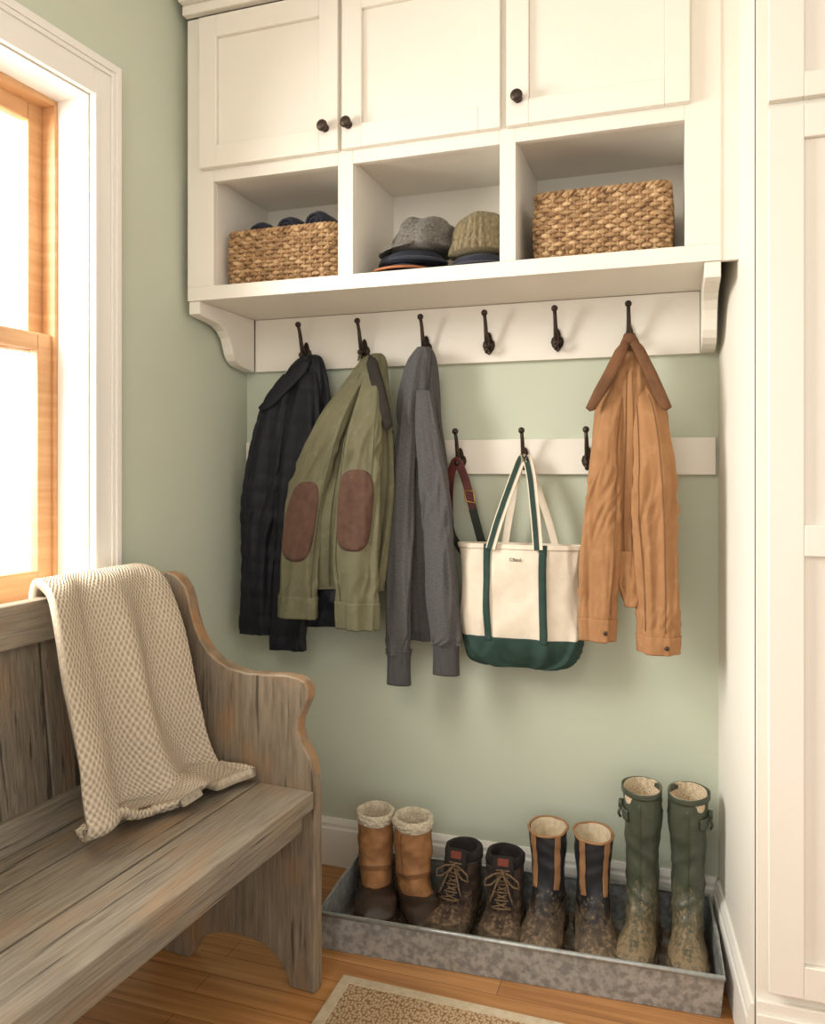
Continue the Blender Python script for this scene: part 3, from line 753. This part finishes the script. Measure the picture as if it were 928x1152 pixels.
# ------------------------------------------------------------------ tote bag
S=PixelGrid(-.421,583,.002533,.002509)
t=thing('tote_bag','natural canvas boat tote with green base and green straps','bag',loc=(-.42,-.08,.70))
tb=S.loft([(583,612,67,.030),(583,640,66,.042),(584,680,66,.050),(585,712,66,.052),(585,732,63,.048),(585,744,55,.038),(585,750,40,.022)],-.090,sq=.7,fold=.012,crease=.009,R=1.6,tl=1.4,seed=41,ff=(12,12,8))
m=MB(); tb.add(m,0,.995,nt=70,nth=120,cap1=True,cup=.5)
W(t,m,'body',canvas,smooth=True)
W(t,tb.add(MB(),.52,.999,nt=40,nth=120,inf=.0025),'base',green_canvas,smooth=True,solid=.0015)
W(t,tb.add(MB(),0,.045,nt=6,nth=120,inf=.0025),'rim',canvas,smooth=True,solid=.0015)
for th in (-.385,.31):
    W(t,tb.add(MB(),0,.55,nt=40,nth=3,th0=th-.065,th1=th+.065,inf=.0045),'strap',green_canvas,smooth=True,label='green webbing strap',solid=.0015)
def arc(pts,n=36): return [crom(pts,i/n) for i in range(n+1)]
def handle(yf,xl,xr,zt,yt,dx=0,ex=1.15):
    xc=S.x(587); xl=S.x(xl)+dx; xr=S.x(xr)+dx
    zb_=S.z(617)
    L=[]
    for f in (0,.3,.6,.85): L.append((xl+(xc-.016+dx-xl)*f**ex, yf+(yt-yf)*f, zb_+(zt-.020-zb_)*f))
    R=[(xr+(xc+.016+dx-xr)*f**ex, yf+(yt-yf)*f, zb_+(zt-.020-zb_)*f) for f in (.85,.6,.3,0)]
    return L+[(xc-.009+dx,yt,zt-.004),(xc+dx,yt,zt),(xc+.009+dx,yt,zt-.004)]+R
W(t,MB().ribbon(arc(handle(-.134,554,607,1.289,-.066),60),.027,.003),'handle',canvas,label='natural canvas handle with green trim')
W(t,MB().ribbon(arc(handle(-.1365,554,607,1.2905,-.0685,-.003),60),.014,.002),'handle_stripe',green_canvas)
W(t,MB().ribbon(arc(handle(-.055,564,622,1.283,-.058),60),.020,.0035),'handle',canvas,label='natural canvas handle')
cu=bpy.data.curves.new('txt','FONT'); cu.body='CBind'; cu.size=.0135; cu.extrude=.0005; cu.align_x='CENTER'
to=bpy.data.objects.new('txt',cu); COL.objects.link(to)
bpy.context.view_layer.update()
me=bpy.data.meshes.new_from_object(to); bpy.data.objects.remove(to)
me.materials.clear(); me.materials.append(ink)
yy=min(tb.pt(a,.13,.0).y for a in (-.12,-.06,0,.06,.12))
tx=bpy.data.objects.new('printed_logo',me); COL.objects.link(tx); tx.parent=t
tx.location=V((S.x(582),yy-.0015,S.z(630)))-V(t.location); tx.rotation_euler=(rad(94),0,0)

# leash
t=thing('leash','oxblood leather leash with dark webbing looped over a hook','leash',loc=(-.61,-.05,.95))
pts=[(-.640,-.038,1.10),(-.640,-.045,1.17),(-.632,-.053,1.24),(-.613,-.059,1.283),(-.596,-.056,1.25),(-.580,-.052,1.20),(-.563,-.05,1.13)]
W(t,MB().ribbon(arc(pts),.024,.004),'leather_strap',leather_red)
pts=[(-.566,-.052,1.14),(-.553,-.048,1.09),(-.543,-.042,1.05),(-.525,-.032,1.01)]
W(t,MB().ribbon(arc(pts),.024,.003),'webbing',dark_web)
pts=[(-.640,-.038,1.105),(-.638,-.034,1.08),(-.628,-.032,1.05),(-.60,-.030,1.01)]
W(t,MB().ribbon(arc(pts),.022,.003),'webbing',dark_web)
m=MB(); c=V((-.572,-.056,1.175))
m.tube([(c.x-.014,c.y,c.z-.012),(c.x+.014,c.y,c.z-.016),(c.x+.010,c.y,c.z+.018),(c.x-.018,c.y,c.z+.020)],.0028,8,closed=True)
W(t,m,'buckle',brass,smooth=True)

# ------------------------------------------------------------------ bench
bench=leftthing('bench','weathered grey-brown wooden pew bench with scrolled end panels','bench')
outl=[(.083,.0),(.20,.0),(.215,.03),(.235,.060),(.27,.080),(.32,.092),(.38,.094),(.43,.085),(.465,.062),(.49,.025),(.50,.0),(.568,.0),
 (.568,.465),(.566,.519),(.556,.560),(.533,.595),(.522,.625),(.524,.652),(.538,.680),(.549,.705),(.550,.728),(.541,.745),(.520,.754),(.485,.757),(.43,.753),(.369,.751),(.325,.758),(.289,.772),(.258,.793),(.234,.822),(.217,.855),(.205,.890),(.197,.925),(.186,.953),(.168,.974),(.150,.985),(.125,.990),(.100,.986),(.085,.973),(.075,.95)]
for y0,y1 in ((-.55,-.512),(-2.04,-2.002)):
    MB().prism(outl,y0,y1,'y').obj('end_panel',bench_end,parent=bench,bevel=.005,seg=3,mat2=bench_edge,mat2f=lambda p: abs(p.normal.y)<.5 and p.center.z>.5)
ys0,ys1=-2.0,-.5505
m=MB()
for a,b in ((.15,.2602),(.2652,.4102),(.4152,.566)): m.box(a,b,ys0,ys1,.445,.487)
m.obj('seat',bench_long,parent=bench,bevel=.003)
MB().box(.50,.535,ys0,ys1,.385,.444).obj('apron',bench_long,parent=bench,bevel=.003)
MB().box(.16,.19,ys0,ys1,.385,.444).obj('apron',bench_long,parent=bench,bevel=.003)
def back_x(z): return .155-(z-.487)*(.055/.489)
m=MB()
def slab(m,y0,y1,z0,z1,t,f=0):
    xs=[(back_x(z0)+f,z0),(back_x(z1)+f,z1),(back_x(z1)+f-t,z1),(back_x(z0)+f-t,z0)]
    m.prism(xs,y0,y1,'y')
slab(m,ys0,ys1,.886,.976,.040,.008); m2=MB(); slab(m2,ys0,ys1,.4875,.552,.035,.008)
m.obj('back_rail',bench_long,parent=bench,bevel=.004); m2.obj('back_rail',bench_long,parent=bench,bevel=.003)
m=MB(); y=ys1; w=.128
while y-w>ys0: slab(m,y-w+.006,y,.548,.890,.018,-.006); y-=w
slab(m,ys0,y,.548,.890,.018,-.006)
m.obj('backboard',bench_vert,parent=bench,bevel=.003)

# ------------------------------------------------------------------ throw blanket
bl_=leftthing('throw_blanket','chunky oatmeal knit throw draped over the bench back','blanket')
rows=[(.040,.80,.64,.90),(.046,.90,.63,.905),(.060,.992,.62,.91),(.095,1.008,.612,.925),(.142,.985,.607,.955),(.174,.90,.605,.975),(.196,.80,.602,.990),(.214,.70,.60,1.000),(.232,.61,.595,1.008),(.262,.54,.585,1.012),(.305,.516,.575,1.010),(.355,.511,.565,1.005),(.390,.509,.562,1.0)]
mb=MB(); NU,NV=160,200; uv=[]
for j in range(NV+1):
    v=j/NV; x,z,s0,s1=crom(rows,v)
    for i in range(NU+1):
        u=i/NU
        s=s0+(s1-s0)*u
        low=max(0,min(1,(v-.28)/.35))
        top=max(0,min(1,(v-.2)/.1))
        ph=u*13+1.2+v*1.6+noise.noise(V((u*2,v*2,8)))*1.6
        f=((math.sin(ph)*.5+.5)**1.1)*.052*low + (noise.noise(V((u*5,v*4,3)))+.5)*.014*top
        hang=max(0,min(1,(v-.74)/.1)); hang=hang*hang*(3-2*hang)
        if u>.78: 
            q=min(1,(u-.78)/.04); f+=.020*low*q*q*(3-2*q)
        xx=x+f*(1-hang*.45)
        zz=z+ ((math.sin(ph+.6)*.5+.5)**1.1)*.026*hang + abs(noise.noise(V((u*4,v*4,9))))*.018*hang + (.010*hang*min(1,(u-.78)/.04) if u>.78 else 0)
        if v>.74: xx-=(v-.74)*.50*u**1.3
        zz+= .006*noise.noise(V((u*6,v*5,1)))*(1-hang)*top
        yy=-s+.008*noise.noise(V((v*4,u*2,5)))*low
        yy=min(yy,-.563)
        mb.v.append((xx,yy,max(zz,.501 if v>.5 else 0))); uv.append((u*.42,v*.78))
for j in range(NV):
    for i in range(NU):
        a=j*(NU+1)+i; mb.f.append((a,a+1,a+NU+2,a+NU+1))
mb.uv=uv
ko=mb.obj('knit_fabric',knit,parent=bl_,smooth=True,solid=.022)
ko.data.materials.append(knit_edge); ko.modifiers['s'].material_offset_rim=1

# ------------------------------------------------------------------ tray
tr=thing('boot_tray','galvanized steel boot tray holding muddy boots','tray',loc=(-.40,-.222,0),rot=rad(3.0))
hx_,hy=.497,.178; H=.098
m=MB(); th=.003; fl_=.008
def walls(m):
    bx,by=hx_-fl_,hy-fl_
    o0=[(-bx,-by,.001),(bx,-by,.001),(bx,by,.001),(-bx,by,.001)]
    o1=[(-hx_,-hy,H),(hx_,-hy,H),(hx_,hy,H),(-hx_,hy,H)]
    i1=[(p[0]*(1-th/hx_),p[1]*(1-th/hy),H) for p in o1]
    i0=[(p[0]*(1-th/bx),p[1]*(1-th/by),.004) for p in o0]
    m.add(o0+o1+i1+i0,[(3,2,1,0)]+[(k,(k+1)%4,4+(k+1)%4,4+k) for k in range(4)]+[(4+k,4+(k+1)%4,8+(k+1)%4,8+k) for k in range(4)]+[(8+k,8+(k+1)%4,12+(k+1)%4,12+k) for k in range(4)]+[(12,13,14,15)])
walls(m); m.obj('pan',galv,parent=tr,mat2=galv_floor,mat2f=lambda p: abs(p.normal.z)>.8 and p.center.z>.002 and p.center.z<.05)
m=MB(); m.tube([(-hx_,-hy,H),(0,-hy,H),(hx_,-hy,H),(hx_,0,H),(hx_,hy,H),(0,hy,H),(-hx_,hy,H),(-hx_,0,H)],.006,10,closed=True)
m.obj('rolled_rim',galv_rim,parent=tr,smooth=True)

# ------------------------------------------------------------------ boots
def bloft(pairs,**kw):
    ks=[]
    for By,Bz,Ty,Tz,w in pairs:
        ks.append((0,(By+Ty)/2,(Bz+Tz)/2, 0,(Ty-By)/2,(Tz-Bz)/2, w,0,0))
    return Loft(ks,**kw)
def foot_pairs(L,Wd,instep=.105):
    k=(L-.06)/.20
    return [(.062,.045,-.065*k,instep+.01,Wd*.86),(.050,.014,-.090*k,instep-.005,Wd*.86),(0,.012,-.115*k,instep-.02,Wd*.92),(-.06*k,.012,-.14*k,.074,Wd),(-.115*k,.012,-.165*k,.064,Wd),(-.160*k,.014,-.186*k,.050,Wd*.90),(-.190*k,.020,-.199*k,.036,Wd*.55),(-.1985*k,.027,-.2005*k,.030,Wd*.12)]
def sole(m,L,Wd,z0,z1,teeth=.002):
    k=(L-.06)
    prof=[(.070,.0),(.068,.45),(.058,.72),(.035,.84),(0,.82),(-.04,.80),(-.35*k,.86),(-.55*k,1.0),(-.75*k,1.0),(-.88*k,.84),(-.96*k,.58),(-1.0*k,.28),(-1.01*k,.0)]
    R=[crom(prof,i/60) for i in range(61)]
    out=[(Wd*1.06*h,y) for y,h in R]+[(-Wd*1.06*h,y) for y,h in R[-2:0:-1]]
    o2=[]
    for i,(x,y) in enumerate(out):
        s=1+ (teeth/.05 if i%4<2 else -.01)
        o2.append((x*s,y*s))
    m.prism(o2,z0,z0+(z1-z0)*.6,'z'); m.prism(out,z0+(z1-z0)*.6,z1,'z')
def boot_base(name,label,group): return thing(name,label,'boot',group=group)
def clampshell(m,lf,thr,t0=0,t1=1,nt=60,nth=56,inf=.003):
    tmp=MB(); lf.add(tmp,t0,t1,nt=nt,nth=nth,inf=inf)
    keep=[]
    for f in tmp.f:
        if any(tmp.v[i][2]<thr(tmp.v[i][1]) for i in f): keep.append(f)
    vs=[(x,y,min(z,thr(y))) for x,y,z in tmp.v]
    m.add(vs,keep)
def ringtube(m,lf,t,r,inf=0,n=40):
    m.tube([tuple(lf.pt(2*math.pi*i/n,t,inf)) for i in range(n)],r,8,closed=True)
def dup(o,parent=None):
    c=o.copy(); COL.objects.link(c)
    if parent: c.parent=parent
    ch=[x for x in list(bpy.data.objects) if x.parent is o and x is not c]
    for x in ch: dup(x,c)
    return c
def place(o,x,y,z,r,mirror=False,sc=1,sx=1,sz=1):
    o.location=(x,y,z); o.rotation_euler=(0,0,rad(r)); o.scale=((-sc if mirror else sc)*sx,sc,sc*sz)
def laces(m,lv,hw,r=.0027):
    for i,(y,z) in enumerate(lv):
        m.tube([(-hw,y+.006,z-.003),(-hw*.4,y-.010,z+.004),(hw*.4,y-.010,z+.004),(hw,y+.006,z-.003)],r,7)
        if i+1<len(lv):
            y2,z2=lv[i+1]
            for s in (-1,1): m.tube([(s*hw,y+.006,z-.003),(0,(y+y2)/2-.012,(z+z2)/2+.004),(-s*hw,y2+.006,z2-.003)],r*.95,7)
ZT=.0048
# snow boots
g='pair of tan fleece-lined boots in the tray'
b=boot_base('boot','tan leather winter boot with cream shearling collar and brown rubber foot',g)
fp=foot_pairs(.240,.050,instep=.098)
sh=[(.056,.245,-.050,.245,.049),(.056,.20,-.052,.20,.050),(.055,.15,-.053,.155,.048),(.055,.115,-.056,.135,.047),(.060,.08,-.062,.120,.045)]
lf=bloft(sh+fp,sq=.9,fold=.005,wr=.0012,seed=51,ff=(20,20,30))
m=MB(); lf.add(m,0,1,nt=90,nth=56,cap1=True,cup=.1); m.obj('upper',leather_tan,parent=b,smooth=True)
m=MB(); clampshell(m,lf,lambda y: .068 if y>-.05 else .068+min(1,(-.05-y)/.05)*.014, .2,1,nt=90,nth=72); m.obj('rubber_shell',rubber_brown,parent=b,smooth=True,solid=.004)
m=MB(); sole(m,.247,.054,0,.028,teeth=.004); m.obj('sole',rubber_dark,parent=b,bevel=.002)
cl=bloft([(.059,.240,-.053,.236,.051),(.063,.248,-.056,.244,.055),(.064,.260,-.057,.256,.056),(.059,.270,-.053,.266,.052),(.051,.270,-.045,.266,.045),(.046,.255,-.040,.253,.041),(.044,.22,-.038,.22,.039),(.042,.18,-.036,.18,.037)],sq=1,wr=.002,fold=.002,seed=52,ff=(50,50,50),wf=(90,90,90))
m=MB(); cl.add(m,nt=60,nth=72,cap1=True); m.obj('shearling_collar',fleece,parent=b,smooth=True)
for thc in (1.0,-1.0):
    m=MB(); lf.add(m,.03,.34,nt=30,nth=2,th0=thc-.03,th1=thc+.03,inf=.001); m.obj('side_seam',seam_tan,parent=b,smooth=True,solid=.001)
m=MB(); lf.add(m,.30,.33,nt=4,nth=48,inf=.0015); m.obj('ankle_band',seam_tan,parent=b,smooth=True,solid=.001)
place(b,-.834,-.148,ZT,22,sc=.98,sx=1.06,sz=.97)
b2=dup(b); place(b2,-.714,-.158,ZT,36,mirror=True,sc=.99,sx=1.06,sz=.97)

# hiking boots
g='pair of muddy hiking boots in the tray'
b=boot_base('boot','muddy dark brown leather hiking boot with laces',g)
fp=foot_pairs(.256,.053,instep=.10)
sh=[(.058,.180,-.040,.170,.050),(.052,.160,-.045,.157,.049),(.052,.13,-.052,.142,.047),(.058,.085,-.058,.125,.046)]
lf=bloft(sh+fp,sq=.88,fold=.005,wr=.0025,seed=61)
m=MB(); lf.add(m,0,1,nt=90,nth=56,cap1=True,cup=.08); m.obj('upper',hike_leather,parent=b,smooth=True)
m=MB(); clampshell(m,lf,lambda y: .036+(.022 if y<-.13 else 0)+(.02 if y>.04 else 0), .2,1,nt=90,nth=72); m.obj('rand',welly_sole,parent=b,smooth=True,solid=.002)
m=MB(); sole(m,.264,.056,0,.030,teeth=.004); m.obj('sole',welly_sole,parent=b,bevel=.002)
cl=bloft([(.060,.173,-.036,.160,.051),(.064,.185,-.040,.175,.054),(.060,.198,-.034,.190,.050),(.050,.198,-.024,.192,.041),(.044,.175,-.02,.175,.037),(.040,.12,-.02,.12,.035)],sq=1,wr=.002,seed=62)
m=MB(); cl.add(m,nt=30,nth=44,cap1=True); m.obj('padded_collar',hike_collar,parent=b,smooth=True)
m=MB(); tp=[(-.040,.212),(-.047,.196),(-.052,.178),(-.058,.158),(-.066,.140),(-.080,.122),(-.10,.102)]
m.ribbon([(0,y-.004,z) for y,z in tp],.056,.012); tg=m.obj('tongue',hike_collar,parent=b,bevel=.004,smooth=True)
m=MB(); m.ribbon([(0,-.052,.208),(0,-.057,.188)],.030,.006); m.obj('tongue_label',redlabel,parent=tg,bevel=.002)
m=MB(); lv=[(-.056,.176),(-.060,.160),(-.068,.143),(-.080,.127),(-.094,.112),(-.110,.098)]
laces(m,lv,.028)
for s in (-1,1):
    m.tube([(0,-.072,.178),(s*.02,-.086,.180),(s*.042,-.090,.165),(s*.045,-.088,.145),(s*.028,-.090,.150),(0,-.074,.174)],.0026,7)
    m.tube([(0,-.074,.176),(s*.012,-.090,.160),(s*.022,-.100,.130),(s*.030,-.106,.110)],.0026,7)
m.ball((0,-.074,.176),.006,10); m.obj('laces',lace_m,parent=b,smooth=True)
for y,z in lv:
    for s in (-1,1): MB().ball((s*.029,y+.004,z-.002),.0042,8).obj('eyelet',bronze,parent=b,smooth=True)
place(b,-.572,-.144,ZT,-4,sz=.94,sx=1.03)
b2=dup(b); place(b2,-.450,-.144,ZT,6,mirror=True,sz=.94,sx=1.03)

# striped rubber boots
g='pair of tan-striped rubber boots in the tray'
b=boot_base('boot','dark rubber boot with tan stripes and muddy foot',g)
fp=foot_pairs(.262,.048)
sh=[(.056,.275,-.053,.268,.050),(.054,.24,-.052,.235,.048),(.052,.19,-.050,.19,.045),(.050,.15,-.050,.155,.043),(.054,.11,-.053,.138,.042),(.060,.08,-.058,.126,.043)]
lf=bloft(sh+fp,sq=.92,fold=.005,wr=.0014,seed=71,ff=(18,18,22))
m=MB(); lf.add(m,0,1,nt=90,nth=56,cap1=True,cup=.18); m.obj('upper',stripe_rubber,parent=b,smooth=True)
for thc in (.66,-.66,math.pi):
    m=MB(); lf.add(m,.0,.36,nt=30,nth=6,th0=thc-.19,th1=thc+.19,inf=.002); m.obj('stripe',stripe_tan,parent=b,smooth=True,solid=.0015)
m=MB(); clampshell(m,lf,lambda y:.085,.2,1,nt=90,nth=72,inf=.0032); m.obj('rubber_foot',stripe_foot,parent=b,smooth=True,solid=.0025)
m=MB(); sole(m,.270,.053,0,.028,teeth=.004); m.obj('sole',welly_sole,parent=b,bevel=.002)
m=MB(); ringtube(m,lf,0,.0035); m.obj('rim',stripe_tan,parent=b,smooth=True)
li=bloft([(.0535,.275,-.0505,.268,.0475),(.0505,.24,-.0485,.235,.0445),(.047,.20,-.045,.20,.041)],sq=.92)
m=MB(); li.add(m,nt=20,nth=44,cap1=True); m.obj('lining',lining_plain,parent=b,smooth=True,solid=.0008)
place(b,-.331,-.135,ZT,0)
b2=dup(b); place(b2,-.212,-.133,ZT,10,mirror=True)

# tall wellingtons
g='pair of tall green wellingtons in the tray'
b=boot_base('boot','tall muddy green rubber wellington with side buckle strap',g)
fp=foot_pairs(.258,.045)
sh=[(.056,.415,-.054,.408,.050),(.056,.37,-.053,.365,.049),(.055,.30,-.050,.30,.047),(.050,.23,-.046,.235,.043),(.046,.17,-.045,.18,.040),(.048,.13,-.049,.148,.039),(.058,.085,-.056,.128,.040)]
lf=bloft(sh+fp,sq=.93,fold=.005,wr=.0020,seed=81,ff=(16,16,18),wf=(12,12,26))
m=MB(); lf.add(m,0,1,nt=110,nth=56,cap1=True,cup=.16); m.obj('upper',welly,parent=b,smooth=True)
m=MB(); clampshell(m,lf,lambda y:.036+(.015 if y<-.14 else 0),.2,1,nt=90,nth=72,inf=.003); m.obj('foxing',welly_sole,parent=b,smooth=True,solid=.002)
m=MB(); sole(m,.266,.049,0,.028,teeth=.004); m.obj('sole',welly_sole,parent=b,bevel=.002)
m=MB(); lf.add(m,.0,.03,nt=4,nth=56,inf=.0015); m.obj('rim',welly,parent=b,smooth=True,solid=.003)
li=bloft([(.0535,.415,-.0515,.408,.0475),(.0525,.37,-.0495,.365,.0455),(.051,.32,-.047,.32,.0435)],sq=.93)
m=MB(); li.add(m,nt=20,nth=44,cap1=True); m.obj('lining',lining_speck,parent=b,smooth=True,solid=.0008)
m=MB(); lf.add(m,.080,.112,nt=4,nth=12,th0=-2.1,th1=-.6,inf=.004)
m.box(-.060,-.050,-.012,.004,.350,.368); m.tube([(-.055,-.012,.352),(-.060,-.014,.336),(-.056,-.010,.325)],.0028,7)
m.obj('buckle_strap',welly,parent=b,smooth=True,solid=.002)
m=MB(); lf.add(m,.05,.5,nt=30,nth=2,th0=-.03,th1=.03,inf=.0015); m.obj('front_seam',welly,parent=b,smooth=True,solid=.001)
place(b,-.084,-.124,ZT,-6)
b2=dup(b); place(b2,.030,-.120,ZT,-1,mirror=True)

# ------------------------------------------------------------------ rug
rg=thing('rug','woven beige and brown rug with pale border','rug',loc=(-.35,-.95,0))
x0,x1,y0,y1=-.43,.40,-.60,.443
bw=.028
m=MB().box(x0,x1,y1-bw,y1,.0005,.009).box(x0,x1,y0,y0+bw,.0005,.009).box(x0,x0+bw,y0+bw,y1-bw,.0005,.009).box(x1-bw,x1,y0+bw,y1-bw,.0005,.009)
m.obj('border',rug_border,parent=rg,bevel=.002)
m=MB(); m.v=[(x0+bw,y0+bw,.008),(x1-bw,y0+bw,.008),(x1-bw,y1-bw,.008),(x0+bw,y1-bw,.008),(x0+bw,y0+bw,.0005),(x1-bw,y0+bw,.0005),(x1-bw,y1-bw,.0005),(x0+bw,y1-bw,.0005)]
m.f=[(0,1,2,3),(7,6,5,4),(0,4,5,1),(1,5,6,2),(2,6,7,3),(3,7,4,0)]; m.uv=[(v[0],v[1]) for v in m.v]
m.obj('woven_field',rug_center,parent=rg)

# ------------------------------------------------------------------ light
w=bpy.data.worlds.new('World'); bpy.context.scene.world=w; w.use_nodes=True
bg=w.node_tree.nodes['Background']; bg.inputs[0].default_value=(1,.98,.94,1); bg.inputs[1].default_value=1.4
def area(name,loc,target,sx,sy,e,col):
    l=bpy.data.lights.new(name,'AREA'); l.shape='RECTANGLE'; l.size=sx; l.size_y=sy; l.energy=e; l.color=col
    o=bpy.data.objects.new(name,l); COL.objects.link(o); o.location=loc
    o.rotation_euler=(V(target)-V(loc)).to_track_quat('-Z','Y').to_euler(); return o
area('daylight_window',(-2.3,-1.25,1.95),(-.6,-.75,1.0),1.3,1.5,165,(1,.975,.925))
area('room_fill',(-.5,-2.4,2.55),(-.6,-.2,1.2),1.0,1.0,17,(1,.92,.80))  # warm fill light added above and behind the camera, no fixture modelled
bpy.context.scene.view_settings.view_transform='Standard'

# ------------------------------------------------------------------ camera
cam=bpy.data.cameras.new('Camera'); co=bpy.data.objects.new('Camera',cam); COL.objects.link(co)
cam.sensor_fit='VERTICAL'; cam.sensor_height=36; cam.sensor_width=29; cam.lens=885*36/1152
cam.shift_y=-51/1152
co.location=(0,-2.3,1.265); co.rotation_euler=(rad(90),0,rad(18.5)); cam.clip_start=.02
bpy.context.scene.camera=co
